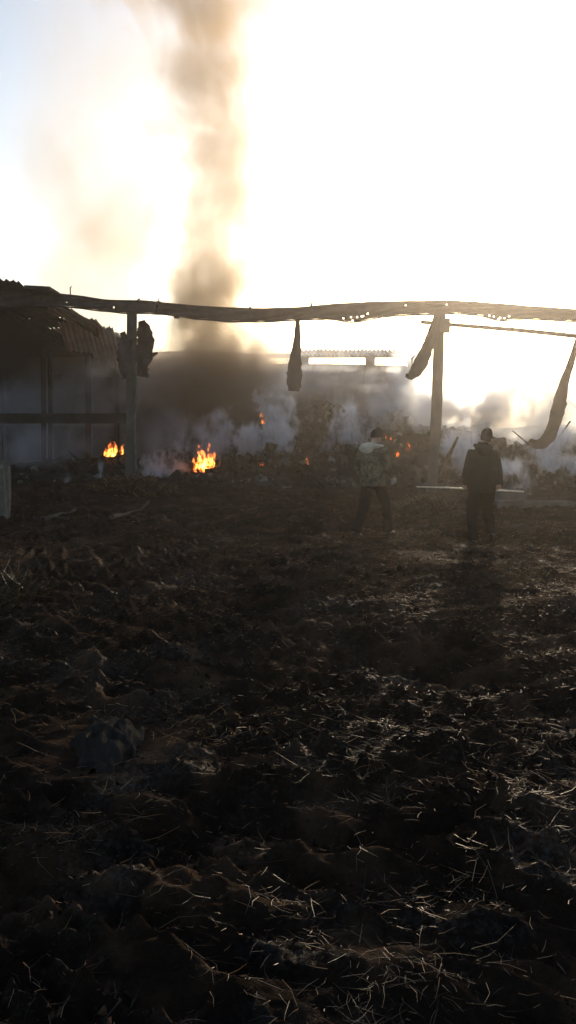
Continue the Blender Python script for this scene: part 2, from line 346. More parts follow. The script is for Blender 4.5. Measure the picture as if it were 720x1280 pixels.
for k, pts in enumerate(([(153, 415, 3.5), (157, 426, 4), (161, 436, 3.5)], [(158, 424, 9), (154, 440, 8), (157, 456, 9), (160, 472, 7)],
            [(177, 401, 4), (180, 412, 9), (182, 430, 11), (180, 446, 10), (174, 458, 12), (172, 470, 12)], [(183, 446, 2), (190, 444, 2.4), (197, 441, 1.2)])):
    strip('torn_sheet', pts, YB - .12 + .1 * k, M_beam, p1, .8, .35, .02, -1 if k % 2 else 1, .03)
# remaining corner of the corrugated roof
def corrugated(bm, wdt, lng, pitch=.185, amp=.032, th=.009, nl=3, sag=0, rag=0):
    n = int(wdt / pitch * 6); fr = []
    for lay in (0, 1):
        rows = []
        for j in range(nl + 1):
            y = lng * (j / nl - .5); row = []
            for i in range(n + 1):
                x = wdt * (i / n - .5)
                yy = y + (rag * (math.sin(i * 1.7) + math.sin(i * .53)) if j == 0 else 0)
                row.append(bm.verts.new((x, yy, amp * math.sin(2 * math.pi * x / pitch) - lay * th - sag * (1 - (2 * j / nl - 1) ** 2))))
            rows.append(row)
        fr.append(rows)
    A, B = fr
    for j in range(nl):
        for i in range(n):
            bm.faces.new((A[j][i], A[j][i + 1], A[j + 1][i + 1], A[j + 1][i])); bm.faces.new((B[j][i], B[j + 1][i], B[j + 1][i + 1], B[j][i + 1]))
    for i in range(n):
        bm.faces.new((A[0][i], B[0][i], B[0][i + 1], A[0][i + 1])); bm.faces.new((A[nl][i], A[nl][i + 1], B[nl][i + 1], B[nl][i]))
    for j in range(nl):
        bm.faces.new((A[j][0], A[j + 1][0], B[j + 1][0], B[j][0])); bm.faces.new((A[j][n], B[j][n], B[j + 1][n], A[j + 1][n]))
def sheet_mesh(name, m, *a, **k):
    bm = bmesh.new(); corrugated(bm, *a, **k); bmesh.ops.recalc_face_normals(bm, faces=bm.faces)
    me = bpy.data.meshes.new(name); bm.to_mesh(me); bm.free(); me.materials.append(m); return me
SM = [sheet_mesh('roof_sheet', M_sheet_dark, 1.13, 2.05, sag=.02), sheet_mesh('roof_sheet', M_sheet_dark, 1.13, 2.05, rag=.09, sag=.04), sheet_mesh('roof_sheet', M_sheet_pale, 1.13, 2.05, rag=.06, sag=.03)]
def roof_z(y): return 6.02 + (5.42 - 6.02) * (y - 22.7) / (36 - 22.7)
def sheet(me, x, y, z, rx=0, ry=0, rz=0, name='roof_sheet'):
    o = bpy.data.objects.new(name, me); C.objects.link(o); o.parent = barn
    o.location = (x, y - YB, z); o.rotation_euler = (rx, ry, rz); return o
slope = math.atan2(5.42 - 6.02, 36 - 22.7)
edge_x = [-7.55, -7.15, -6.95, -6.85, -6.7, -6.5, -6.3, -6.05]
for r in range(7):
    y = 23.5 + r * 1.86
    for c in range(6):
        x = edge_x[r] - .56 - c * 1.06 + (0 if c else random.uniform(-.05, .12))
        me = SM[2] if (c <= 1 and r >= 2 and not (c == 1 and r < 4)) else SM[1] if (c == 0 or r == 0) else SM[0]
        sheet(me, x, y, roof_z(y) + random.uniform(-.015, .02) + .012 * (c % 2), slope + R(random.uniform(-.7, .7)), R(random.uniform(-.8, .8)) + (R(random.uniform(2, 6)) if c == 0 else 0), R(random.uniform(-1, 1)) + (R(random.uniform(-4, 3)) if c == 0 else 0))
for (x, y, z, rx, ry, rz, lb) in ((-7.75, 29.6, 5.32, -26, 5, 4, 'pale roof sheet hanging torn below the roof edge'), (-7.05, 30.6, 5.18, -34, 8, -5, 'pale roof sheet sagging steeply under the roof edge'), (-6.75, 32.6, 5.05, -38, 14, 8, 'pale roof sheet hanging by the rear wall'), (-6.2, 34.3, 5.0, -30, 17, -9, 'pale roof sheet sagging by the rear wall')):
    s_ = sheet(SM[2], x, y, z, R(rx), R(ry), R(rz)); s_['label'] = lb
bm = bmesh.new(); box(bm, at(53, 363.2, YB - .05), (.72, 1.0, .085), Matrix.Rotation(R(3), 3, 'Y')); obj('loose_board', bm, M_char, barn)
bm = bmesh.new(); box(bm, at(40, 359.3, YB + .1), (.3, .5, .02)); obj('loose_board', bm, M_char, barn)
for x in (-7.3, -9.3, -11.3):                                        # rafters under it
    bm = bmesh.new(); a, b = Vector((x, 22.9, roof_z(22.9) - .17)), Vector((x + .25, 35.6, roof_z(35.6) - .17))
    tube(bm, [a, (a + b) / 2 - Vector((0, 0, .05)), b], .09, 6); obj('rafter', bm, M_char, barn)
# rear wall
def slab_from_outline(name, pts, Y0, thick, m, parent):
    bm = bmesh.new(); a = [bm.verts.new(at(x, y, Y0)) for x, y in pts]; b = [bm.verts.new(v.co + Vector((0, thick, 0))) for v in a]
    n = len(a); bm.faces.new(a); bm.faces.new(b[::-1])
    for i in range(n): bm.faces.new((a[i], b[i], b[(i + 1) % n], a[(i + 1) % n]))
    return obj(name, bm, m, parent)
wall = slab_from_outline('rear_wall', [(-130, 620), (-130, 441), (190, 440), (240, 438.5), (300, 441), (331, 443), (333, 454.5), (420, 455), (470, 456), (508, 457), (513, 466), (524, 471), (529, 486), (536, 496), (541, 514), (560, 530), (585, 528), (612, 536), (648, 534), (700, 530), (735, 534), (830, 536), (830, 620)], 35.3, .4, M_wall, barn)
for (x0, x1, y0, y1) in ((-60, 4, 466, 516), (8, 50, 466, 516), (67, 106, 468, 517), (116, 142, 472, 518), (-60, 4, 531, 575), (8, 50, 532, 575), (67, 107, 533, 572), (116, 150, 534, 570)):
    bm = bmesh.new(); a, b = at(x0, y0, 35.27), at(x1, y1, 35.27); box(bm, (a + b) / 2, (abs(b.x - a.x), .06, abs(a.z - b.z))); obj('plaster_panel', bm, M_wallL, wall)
for x in (240, 310, 366, 462, 515):                                # pilasters, two of them run up past the wall head to the lintel
    ytop = 442 if x in (366, 462, 515) else 456
    bm = bmesh.new(); a, b = at(x - 5, ytop, 35.2), at(x + 5, 600, 35.2); box(bm, (a + b) / 2, (abs(b.x - a.x), .3, abs(a.z - b.z))); obj('pilaster', bm, M_wall, wall)
bm = bmesh.new(); a, b = at(333, 442.2, 35.5), at(522, 447.0, 35.5); box(bm, (a + b) / 2, (abs(b.x - a.x), .3, abs(a.z - b.z))); obj('lintel', bm, M_wall, wall)
bm = bmesh.new(); a, b = at(374, 440, 35.52), at(386, 456, 35.52); box(bm, (a + b) / 2, (abs(b.x - a.x), .3, abs(a.z - b.z))); obj('stub', bm, M_wall, wall)
SE = sheet_mesh('eave_sheet', M_sheet_pale, 1.13, .75, rag=.09, amp=.05, nl=2)
for k in range(5):
    p = at(388 + k * 27 + random.uniform(-2, 2), 440.3, 35.4); q = sheet(SE, p.x, p.y, p.z, R(24), R(random.uniform(-3, 3)), R(random.uniform(-6, 6)), 'eave_sheet')
bm = bmesh.new(); a, b = at(-60, 437, 35.15), at(188, 446, 35.15); box(bm, (a + b) / 2, (abs(b.x - a.x), .3, abs(a.z - b.z))); obj('wall_plate', bm, M_char, wall)
for (x, hw, y0, y1, Y) in ((54, 3.2, 436, 600, 29), (62.5, 2.8, 440, 600, 29), (110, 3.6, 444, 592, 30.5), (146, 3.0, 452, 588, 32)):
    bm = bmesh.new(); tube(bm, [at(x, y0, Y), at(x + .6, (y0 + y1) / 2, Y), at(x, y1, Y)], hw * Y / F, 8); obj('inner_post', bm, M_char, barn)
bm = bmesh.new(); a, b = at(-60, 516, 28.8), at(157, 530, 28.8); box(bm, (a + b) / 2, (abs(b.x - a.x), .2, abs(a.z - b.z) * .9)); obj('inner_rail', bm, M_char, barn)
# torn metal hanging from the beam
o = strip('hanging_metal_strip', [(372, 396, 2.5), (372, 412, 3.4), (371, 432, 5), (369, 450, 7.5), (368, 468, 9.5), (368, 480, 9), (367, 489, 6.5)], YB - .05, M_beam, None, .35, .2, .014); tag(o, 'narrow torn metal strip hanging straight down at mid beam, widest at its ragged foot', 'metal strip', 'torn strips hanging from the beam')
bm = bmesh.new(); tube(bm, [at(361, 464, YB - .02), at(358.5, 466, YB - .02), at(361, 472, YB - .02)], [.03, .05, .02], 7, .4); obj('flap', bm, M_beam, o)
o = strip('hanging_metal_strip', [(549, 388, 3), (544.5, 402, 4.8), (539, 420, 6.2), (533.5, 437, 7.5), (527, 452, 9.2), (520, 464, 8), (513, 470, 5), (507, 469, 2)], YB - .22, M_beam, None, .3, .15, .012); tag(o, 'broad curled metal strip drooping to the left of the leaning post', 'metal strip', 'torn strips hanging from the beam')
bm = bmesh.new(); tube(bm, [at(519, 444, YB - .15), at(515, 448, YB - .15), at(515, 456, YB - .15)], [.03, .06, .02], 7, .4); obj('flap', bm, M_beam, o)
o = strip('hanging_metal_strip', [(726, 410, 3), (721, 430, 3.5), (714, 452, 4.5), (706, 476, 5.5), (700, 500, 8), (697, 515, 8.5), (692, 532, 7.5), (687, 545, 8), (679, 554, 7), (670, 556, 5.5), (664, 553, 5), (661, 551, 3)], YB - .1, M_beam, None, .28, .12, .014); tag(o, 'long metal strip at the right ending in a hook above the rubble', 'metal strip', 'torn strips hanging from the beam')
bm = bmesh.new(); tube(bm, [at(701, 492, YB), at(705, 505, YB), at(702, 518, YB)], [.04, .10, .03], 8, .4); obj('flap', bm, M_beam, o)
# ------------------------------------------------------------------ loose things on the yard
def lying_box(name, x, y, size, rz, m, lab, cat, group=None, tilt=0, sink=.25, roll=0, f=H):
    bm = bmesh.new(); box(bm, (0, 0, 0), size)
    bmesh.ops.subdivide_edges(bm, edges=bm.edges, cuts=3, use_grid_fill=True)
    for v in bm.verts: v.co += Vector([random.uniform(-1, 1) * min(size) * .09 for _ in range(3)])
    M = Matrix.Translation((x, y, on_ground(x, y, f) + size[2] * (.5 - sink))) @ Matrix.Rotation(rz, 4, 'Z') @ Matrix.Rotation(tilt, 4, 'Y') @ Matrix.Rotation(roll, 4, 'X')
    bmesh.ops.transform(bm, matrix=M, verts=bm.verts)
    o = obj(name, bm, m); return tag(o, lab, cat, group)
p = at(666, 634, 18.2); lying_box('concrete_slab', p.x, p.y, (1.75, .55, .16), R(-2), M_slab, 'flat grey slab lying at the right in front of the smoking rubble', 'slab', sink=.05)
p = at(632, 624, 19.3); lying_box('concrete_block', p.x, p.y, (.85, .45, .42), R(6), M_slab, 'grey block behind the flat slab, beside the man with the pole', 'block', sink=.1)
p = at(572, 634, 16.6); lying_box('broad_plank', p.x, p.y, (1.15, .42, .09), R(-24), M_slab, 'broad pale plank lying sloped between straw mound and man with pole', 'plank', sink=.0, tilt=R(10))
p = at(0, 645, 16); lying_box('concrete_stub', -5.98, 16.05, (.52, .4, 2.16), R(3), M_stone, 'pale concrete stub standing at the left edge of the yard', 'stub', sink=.5, f=terrain)
for (a, b, r, lab) in (((140, 651), (186, 630), .055, 'longer fallen grey branch below the first post'), ((58, 652), (93, 640), .05, 'short grey stick left of the fallen branch, near the concrete stub'),
                       ((52, 649), (84, 650), .03, 'thin grey stick lying crosswise under the short stick'), ((300, 641), (322, 636), .03, 'small charred stick at mid yard below the largest smoke wisps')):
    A, B = ground_at(*a, 8), ground_at(*b, 8); bm = bmesh.new(); pts = []
    for k in range(7):
        q = A.lerp(B, k / 6); q.z = on_ground(q.x, q.y) + r * .7 + .02 * random.random(); q.x += random.uniform(-.03, .03); pts.append(q)
    tube(bm, pts, [r * (.7 + .3 * math.sin(1 + k)) for k in range(7)], 7); tag(obj('stick', bm, M_stick), lab, 'stick', 'sticks lying on the yard')
# crumpled black plastic
c = ground_at(132, 932); n = 46; gx, gy = np.meshgrid(np.linspace(-.215, .20, n), np.linspace(-.36, .42, n)); 
c.z = .0; rr = np.sqrt((gx / .20) ** 2 + (gy / .36) ** 2); X_ = c.x + gx * (1 + .5 * (fbm(gy * 6, gx * 6, 2, 5) - .5)) - .12 * gy; Y_ = c.y + gy
rid = np.abs(fbm(gx * 9 + gy * 4, gy * 5 - gx * 3, 4, 11) - .5); Z_ = terrain(X_, Y_) + .02 + .06 * (.20 - rid).clip(0) * 5 * (1 - .4 * rr.clip(0, 1.5)) + .03 * (1 - rr).clip(0, 1)
Z_ -= .10 * sstep(.7, 1.2, rr + 1.1 * (fbm(gx * 8, gy * 8, 3, 8) - .5))
o = link_mesh('plastic_sheet', grid_mesh('plastic_sheet', X_, Y_, Z_), M_tarp, smooth=True); tag(o, 'crumpled black plastic sheet lying in the mud at the lower left', 'plastic sheet')
s = o.modifiers.new('thickness', 'SOLIDIFY'); s.thickness = .004
n = 14000; X = rng.uniform(-9.5, 15, n); Y = rng.uniform(24, 33.5, n)
sz = rng.gamma(2.0, .030, n).clip(.02, .26); cube = np.array([(a, b, c) for a in (-1, 1) for b in (-1, 1) for c in (-1, 1)], float)
v = cube[None] * np.stack([sz * rng.uniform(.4, 1.6, n), sz * rng.uniform(.3, 1, n), sz * rng.uniform(.15, .8, n)], 1)[:, None] + rng.normal(0, .22, (n, 8, 3)) * sz[:, None, None]
q4 = rng.normal(0, 1, (n, 4)); q4 /= np.linalg.norm(q4, axis=1)[:, None]; qw, qv = q4[:, :1, None], q4[:, None, 1:]
tt = 2 * np.cross(np.broadcast_to(qv, v.shape), v); v = v + qw * tt + np.cross(np.broadcast_to(qv, v.shape), tt)
v += np.stack([X, Y, H(X, Y) + sz * .25], 1)[:, None]
cf = np.array([(0, 1, 3, 2), (4, 6, 7, 5), (0, 4, 5, 1), (2, 3, 7, 6), (0, 2, 6, 4), (1, 5, 7, 3)])
me = bpy.data.meshes.new('rubble_chunks'); fill(me, v.reshape(-1, 3), (cf[None] + (np.arange(n) * 8)[:, None, None]).reshape(-1, 4))
M_chunk = straw_mat('burnt_chunks', [(0, (.008, .007, .006)), (.5, (.015, .013, .012)), (.85, (.032, .028, .025)), (.97, (.09, .082, .074)), (1, (.17, .16, .15))], .7, 0)
tag(link_mesh('rubble_chunks', me, M_chunk), 'broken burnt lumps and ash covered chunks strewn over the smoking heap', 'rubble', kind='stuff')
# charred timbers sticking out of the rubble
for k in range(46):
    x = random.uniform(-8, 14); y = random.uniform(24.2, 32.5)
    z = on_ground(x, y, H); L = random.uniform(.5, 2.0); el = R(random.uniform(-8, 48)); az = random.uniform(0, 2 * math.pi)
    d = Vector((math.cos(az) * math.cos(el), math.sin(az) * math.cos(el), math.sin(el))); a = Vector((x, y, z - .05)); bm = bmesh.new(); r = random.uniform(.035, .10)
    tube(bm, [a - d * .25, a + d * L * .5 + Vector((0, 0, random.uniform(-.04, .04))), a + d * L], [r, r * .9, r * .5], 5, .6)
    tag(obj('charred_timber', bm, M_char), 'charred timber jutting from the smoking rubble heap', 'timber', 'charred timbers in the rubble')
# ------------------------------------------------------------------ straw and grass
def strands(name, P, az, el, L, W, m, bend=.3, parent=None):
    n = len(P); d = np.stack([np.cos(az) * np.cos(el), np.sin(az) * np.cos(el), np.sin(el)], 1)
    side = np.stack([-np.sin(az), np.cos(az), np.zeros(n)], 1); up = np.cross(d, side)
    bnd = rng.normal(0, bend, (n, 1)) * side + rng.normal(0, bend * .5, (n, 1)) * up
    v = np.zeros((n, 9, 3))
    for r, t in enumerate((0, .5, 1.0)):
        c = P + d * (L * t)[:, None] + bnd * (L * (t * t))[:, None]
        for k in range(3):
            a = 2 * np.pi * k / 3 + .4; ws = W * (1, .9, .35)[r]
            v[:, r * 3 + k] = c + side * (ws * np.cos(a))[:, None] + up * (ws * np.sin(a))[:, None]
    q = np.array([[r * 3 + k, r * 3 + (k + 1) % 3, r * 3 + 3 + (k + 1) % 3, r * 3 + 3 + k] for r in (0, 1) for k in range(3)])
    q = (q[None] + (np.arange(n) * 9)[:, None, None]).reshape(-1, 4)
    me = bpy.data.meshes.new(name); fill(me, v.reshape(-1, 3), q); return link_mesh(name, me, m, parent)
patches = [(200, 762, 90, 42, 1.3), (430, 880, 75, 40, 1.5), (560, 700, 60, 30, 1.0), (500, 760, 80, 26, 1.0), (690, 700, 60, 30, 1.3), (640, 770, 90, 34, 1.0), (480, 1240, 150, 60, .35), (90, 790, 80, 40, .9), (230, 905, 60, 30, .9), (330, 905, 60, 40, .7),
           (20, 740, 50, 25, 1.2), (330, 700, 130, 20, .7), (480, 960, 120, 40, .7), (520, 1150, 130, 60, .6), (150, 1000, 70, 50, .5), (610, 900, 90, 50, .6), (60, 1060, 60, 40, .5), (620, 668, 100, 14, .8), (270, 1140, 90, 40, .6), (690, 1010, 60, 60, .5)]
N = 330000
Y = np.exp(rng.uniform(math.log(1.35), math.log(21), N)); X = rng.uniform(-.48, .48, N) * (Y + .6)
# where straw lies on the yard
dens = .04 + .30 * sstep(4, 7, Y) * sstep(.36, .60, fbm(X / .5 + 9, Y / .8, 3, 141)) + .38 * sstep(.52, .68, fbm(X / 1.1 + 4, Y / .7, 3, 101)) * sstep(.35, .6, fbm(X / 3, Y / 3, 2, 105))
for (a, b, ra, rb, s_) in patches:
    c = ground_at(a, b); rx = ra * c.y / F; ry = rb * c.y ** 2 / (F * CAM_Z)
    dens += s_ * np.exp(-((X - c.x) / rx) ** 2 - ((Y - c.y) / ry) ** 2) * (.25 + 1.1 * sstep(.38, .62, fbm(X / .35, Y / .35, 3, 111)))
keep = rng.random(N) < dens * (.40 + .60 * sstep(2.2, 4.5, Y)) * .62; X, Y = X[keep], Y[keep]; n = len(X)
az = 2 * np.pi * fbm(X / 1.3, Y / 1.3, 2, 121) * 2 + rng.normal(0, 1.2, n); el = np.abs(rng.normal(0, .13, n)) ; el[rng.random(n) < .05] += .5
L = rng.gamma(2.4, .022, n).clip(.012, .24) * (1 - .42 * sstep(3.0, 5.5, Y)); W = .0006 + .0005 * rng.random(n) + .00014 * Y
P = np.stack([X, Y, terrain(X, Y) + rng.uniform(-.004, .02, n)], 1)
tag(strands('straw', P, az, el, L, W, M_straw, .45), 'burnt and bleached straw scattered in patches over the black mud', 'straw', kind='stuff')
print('straw', n)
# small clods and crumbs
n = 26000; Y = np.exp(rng.uniform(math.log(1.35), math.log(22), n)); X = rng.uniform(-.48, .48, n) * (Y + .6); k = rng.random(n) < sstep(.42, .62, fbm(X / .8, Y / .8, 3, 131)) * .9 + .06; X, Y = X[k], Y[k]; n = len(X)
base = np.array([(1, 0, 0), (-1, 0, 0), (0, 1, 0), (0, -1, 0), (0, 0, 1), (0, 0, -1.)]); tri = np.array([(0, 2, 4), (2, 1, 4), (1, 3, 4), (3, 0, 4), (2, 0, 5), (1, 2, 5), (3, 1, 5), (0, 3, 5)])
sz = rng.gamma(2.0, .0030, n).clip(.002, .03) * (1 + .03 * Y)
v = base[None] * (sz[:, None, None] * rng.uniform(.5, 1.3, (n, 6, 1))) + rng.normal(0, .25, (n, 6, 3)) * sz[:, None, None]
v += np.stack([X, Y, terrain(X, Y) + sz * .2], 1)[:, None]
me = bpy.data.meshes.new('mud_clods'); fill(me, v.reshape(-1, 3), (tri[None] + (np.arange(n) * 6)[:, None, None]).reshape(-1, 3))
tag(link_mesh('mud_clods', me, M_ground), 'small black clods and crumbs strewn over the churned yard', 'clods', kind='stuff')
def tuft(name, c, rx, ry, hgt, n, L, lab, cat, m, mound_m, elev=(.2, .9), group=None):
    t = thing(name, lab, cat, c, 0, group)
    gx, gy = np.meshgrid(np.linspace(-1.25, 1.25, 30), np.linspace(-1.25, 1.25, 30)); f = lambda a, b: hgt * np.clip(1 - (a * a + b * b), -.4, 1) * (.7 + .6 * fbm(a * 2 + c[0], b * 2, 3, 7))
    zz = np.array(terrain(c[0] + gx * rx, c[1] + gy * ry)) + f(gx, gy)
    link_mesh('mound', grid_mesh('mound', c[0] + gx * rx, c[1] + gy * ry, zz), mound_m, t, True)
    a = rng.uniform(0, 2 * np.pi, n); r = np.sqrt(rng.random(n)) * 1.02; gx, gy = r * np.cos(a), r * np.sin(a)
    P = np.stack([c[0] + gx * rx, c[1] + gy * ry, terrain(c[0] + gx * rx, c[1] + gy * ry) + f(gx, gy) - .01], 1)
    s = strands('straw', P, rng.uniform(0, 2 * np.pi, n), rng.uniform(*elev, n), L * rng.uniform(.4, 1.2, n), np.full(n, .0016 + .00025 * c[1]), m, .35, t); tag(s, kind='stuff'); return t
c = ground_at(528, 643, 10); tuft('straw_mound', (c.x, c.y, on_ground(c.x, c.y)), .72, .6, .30, 1500, .22, 'rounded brownish straw mound in front of the leaning post', 'straw mound', M_grass, M_ground)
c = ground_at(5, 745, 5); tuft('grass_tuft', (c.x, c.y, on_ground(c.x, c.y)), .30, .35, .07, 500, .26, 'golden dry grass tuft at the left edge of the yard', 'grass tuft', M_grass, M_ground)
c = ground_at(170, 612, 14); tuft('straw_mound', (c.x, c.y, on_ground(c.x, c.y)), 1.1, .7, .22, 1500, .22, 'low dark straw mound at the foot of the first post', 'straw mound', M_straw, M_ground)
# ------------------------------------------------------------------ people
def voxel(name, bm, size, m, parent, smooth=3, noise=None):
    me = bpy.data.meshes.new('tmp'); bmesh.ops.recalc_face_normals(bm, faces=bm.faces); bm.to_mesh(me); bm.free()
    t = bpy.data.objects.new('tmp', me); C.objects.link(t)
    r = t.modifiers.new('r', 'REMESH'); r.mode = 'VOXEL'; r.voxel_size = size
    s = t.modifiers.new('s', 'SMOOTH'); s.iterations = smooth; s.factor = .5
    dg = bpy.context.evaluated_depsgraph_get(); out = bpy.data.meshes.new_from_object(t.evaluated_get(dg))
    bpy.data.objects.remove(t); bpy.data.meshes.remove(me); out.name = name
    if noise:
        k = len(out.vertices); cs = np.empty(k * 3); nr = np.empty(k * 3); out.vertices.foreach_get('co', cs); out.vertices.foreach_get('normal', nr)
        cs = cs.reshape(-1, 3); nr = nr.reshape(-1, 3); amp, sx, sz = noise
        f = fbm(cs[:, 0] * sx + cs[:, 1] * sx * .8, cs[:, 2] * sz, 3, 17) - .5 + .6 * (fbm((cs[:, 0] - cs[:, 1]) * sx * .5 + cs[:, 2] * sz * .6, cs[:, 2] * sz - cs[:, 0] * sx * .5, 2, 23) - .5)
        out.vertices.foreach_set('co', (cs + nr * (f * amp)[:, None]).ravel())
    out.materials.clear()
    return link_mesh(name, out, m, parent, True, True)
def blob(bm, c, r, seg=14, M=None):
    res = bmesh.ops.create_uvsphere(bm, u_segments=seg, v_segments=seg // 2 + 2, radius=1)
    for v in res['verts']:
        p = Vector((v.co.x * r[0], v.co.y * r[1], v.co.z * r[2]))
        if M: p = M @ p
        v.co = p + Vector(c)
def hand(bm, wrist, d, palm_n, thumb_side, curl):
    "palm, four unequal curled fingers and a thumb; d = pointing direction"
    d = Vector(d).normalized(); nrm = Vector(palm_n).normalized(); sd_ = d.cross(nrm).normalized() * thumb_side; w_ = Vector(wrist)
    tube(bm, [w_ - d * .03, w_ + d * .02, w_ + d * .055, w_ + d * .095], [.026, .034, .040, .036], 10, .5)
    for k, ln in enumerate((.070, .080, .074, .058)):
        b = w_ + d * .088 + sd_ * (.030 - .020 * k); p = [b - d * .02, b]; a = 0
        for j, fr in enumerate((.45, .32, .25)):
            a += curl * (1 - .1 * k * (k - 1.5) * .2); p.append(p[-1] + (d * math.cos(a) + nrm * math.sin(a)) * ln * fr)
        tube(bm, p, [.0105, .0105, .0098, .009, .0075], 8)
    b = w_ + d * .035 + sd_ * .032
    tube(bm, [b - sd_ * .012, b + sd_ * .018 + d * .025 + nrm * .012, b + sd_ * .016 + d * .050 + nrm * .030, b + sd_ * .008 + d * .066 + nrm * .040], [.014, .0125, .011, .009], 8)
def person(loc, rz, lab, o_):
    t = thing('person', lab, 'person', loc, rz)
    J = o_['J']; hd = Vector(J['head']); turn = Matrix.Rotation(o_['turn'], 3, 'Z') @ Matrix.Rotation(o_['nod'], 3, 'X')
    # the body: one continuous surface
    bm = bmesh.new()
    ring_loft(bm, [ering(x, y, z, rx, ry) for x, y, z, rx, ry in [(0, 0, .80, .13, .10), (0, 0, .92, .17, .12), (0, .0, 1.08, .145, .105), (0, .0, 1.25, .165, .115), (0, -.005, 1.38, .17, .10), (0, -.01, 1.45, .10, .075), (0, -.005, 1.50, .058, .058), (hd.x * .6, hd.y * .5 + .005, 1.56, .055, .058), (hd.x, hd.y, 1.62, .055, .058)]])
    for s in ('l', 'r'):
        tube(bm, [J['sh' + s], Vector(J['sh' + s]).lerp(Vector(J['el' + s]), .5), J['el' + s], Vector(J['el' + s]).lerp(Vector(J['wr' + s]), .4), J['wr' + s]], [.052, .046, .038, .038, .026], 10)
        h, k, a = Vector(J['hip' + s]), Vector(J['kn' + s]), Vector(J['an' + s])
        tube(bm, [h, h.lerp(k, .5), k, k.lerp(a, .35), a], [.085, .07, .052, .054, .036], 10)
        fd = Vector(J['ft' + s]); tube(bm, [a - fd * .05 + Vector((0, 0, -.02)), a + fd * .05 - Vector((0, 0, .04)), a + fd * .15 - Vector((0, 0, .055))], [.036, .04, .03], 8, .7)
        hand(bm, J['wr' + s], J['hd' + s], J['pn' + s], -1 if s == 'l' else 1, o_['curl'])
    def hb(c, r): blob(bm, hd + turn @ Vector(c), r, 16, turn)
    hb((0, 0, .105), (.077, .097, .108)); hb((0, .035, .035), (.056, .062, .062)); hb((0, .075, .005), (.026, .022, .02)); hb((0, .098, .072), (.014, .02, .03)); hb((0, .085, .115), (.058, .018, .014))
    hb((.077, -.005, .07), (.012, .022, .034)); hb((-.077, -.005, .07), (.012, .022, .034)); hb((0, .092, .030), (.024, .008, .008))
    voxel('body', bm, .0085, M_skin, t, 2)
    for s in (-1, 1):
        bm = bmesh.new(); blob(bm, hd + turn @ Vector((s * .031, .084, .098)), (.012, .012, .012), 8); obj('eye', bm, M_hood, t, True, True)
    # jacket
    bm = bmesh.new(); ring_loft(bm, [ering(x, y, z, rx, ry, 24) for x, y, z, rx, ry in o_['torso']])
    for s in ('l', 'r'):
        A, B, W = Vector(J['sh' + s]), Vector(J['el' + s]), Vector(J['wr' + s]); i_ = Vector((A.x * .55, A.y, A.z - .01))
        e = (W - B).normalized()
        tube(bm, [i_, A, A.lerp(B, .35), A.lerp(B, .75), B, B.lerp(W, .5), W - e * .035, W - e * .01], [.08, .088, .080, .071, .068, .062, .056, .052], 14)
    voxel('jacket', bm, .013, o_['jm'], t, 4, (.035, 7, 5))
    bm = bmesh.new()                                                # hem band, set proud of the jacket
    x, y, z, rx, ry = o_['torso'][0]; ring_loft(bm, [ering(x, y, z - .02, rx * .97, ry * .97, 24), ering(x, y, z - .015, rx * 1.02, ry * 1.02, 24), ering(x, y, z + .035, rx * 1.02, ry * 1.02, 24), ering(x, y, z + .04, rx * .97, ry * .97, 24)])
    obj('hem', bm, o_['jm'], t, True, True)
    # trousers
    bm = bmesh.new(); ring_loft(bm, [ering(0, 0, z, rx, ry, 20) for z, rx, ry in ((.80, .14, .11), (.86, .178, .135), (.95, .182, .135), (1.02, .17, .125))])
    for s in ('l', 'r'):
        h, k, a = Vector(J['hip' + s]), Vector(J['kn' + s]), Vector(J['an' + s])
        tube(bm, [h + Vector((0, 0, .06)), h, h.lerp(k, .45), k, k.lerp(a, .5), a + (k - a) * .12, a - (k - a) * .06], [.10, .108, .098, .082, .078, .076, .080], 14)
    voxel('trousers', bm, .013, M_trous, t, 4, (.035, 6, 8))
    for s in ('l', 'r'):
        a, fd = Vector(J['an' + s]), Vector(J['ft' + s]); k = Vector(J['kn' + s]); bm = bmesh.new()
        tube(bm, [a + (k - a) * .34, a + (k - a) * .15, a, a - (k - a).normalized() * .045], [.064, .062, .058, .05], 12)
        dn = Vector((0, 0, -1)) if abs(fd.z) < .2 else (Vector((0, 0, -1)) - fd * -fd.z).normalized()
        tube(bm, [a - fd * .075 + dn * .055, a - fd * .04 + dn * .045, a + fd * .06 + dn * .05, a + fd * .15 + dn * .063, a + fd * .195 + dn * .068], [.036, .052, .052, .046, .028], 12, .75)
        voxel('boot', bm, .010, M_boot, t, 2)
    # knitted cap / hair covering the crown
    bm = bmesh.new(); rings = []
    for q in range(8):
        ph = q / 7 * math.pi / 2; rings.append([hd + turn @ Vector((.088 * math.cos(ph) ** (.75 if o_['cap'] else .52) * math.cos(2 * math.pi * k / 20), -.006 + .107 * math.cos(ph) ** (.75 if o_['cap'] else .52) * math.sin(2 * math.pi * k / 20), (.085 if o_['cap'] else .070) - .02 * math.sin(2 * math.pi * k / 20) * -1 + (.138 if o_['cap'] else .150) * math.sin(ph))) for k in range(20)])
    lower = [p + turn @ Vector((0, 0, -.02)) for p in rings[0]]
    ring_loft(bm, [lower] + rings); obj('knit_cap' if o_['cap'] else 'hair', bm, M_cap if o_['cap'] else M_hair, t, True, True)
    if not o_['cap']:
        bm = bmesh.new(); blob(bm, hd + turn @ Vector((0, -.035, .062)), (.079, .068, .095), 16, turn); obj('hair', bm, M_hair, t, True, True)
    # hood folded on the back
    bm = bmesh.new(); hp = o_['hood']; tube(bm, hp['p'], hp['r'], 14, hp['flat']); blob(bm, hp['b'], hp['br'], 14); voxel('hood', bm, .012, hp['m'], t, 5, (.03, 9, 9))
    return t
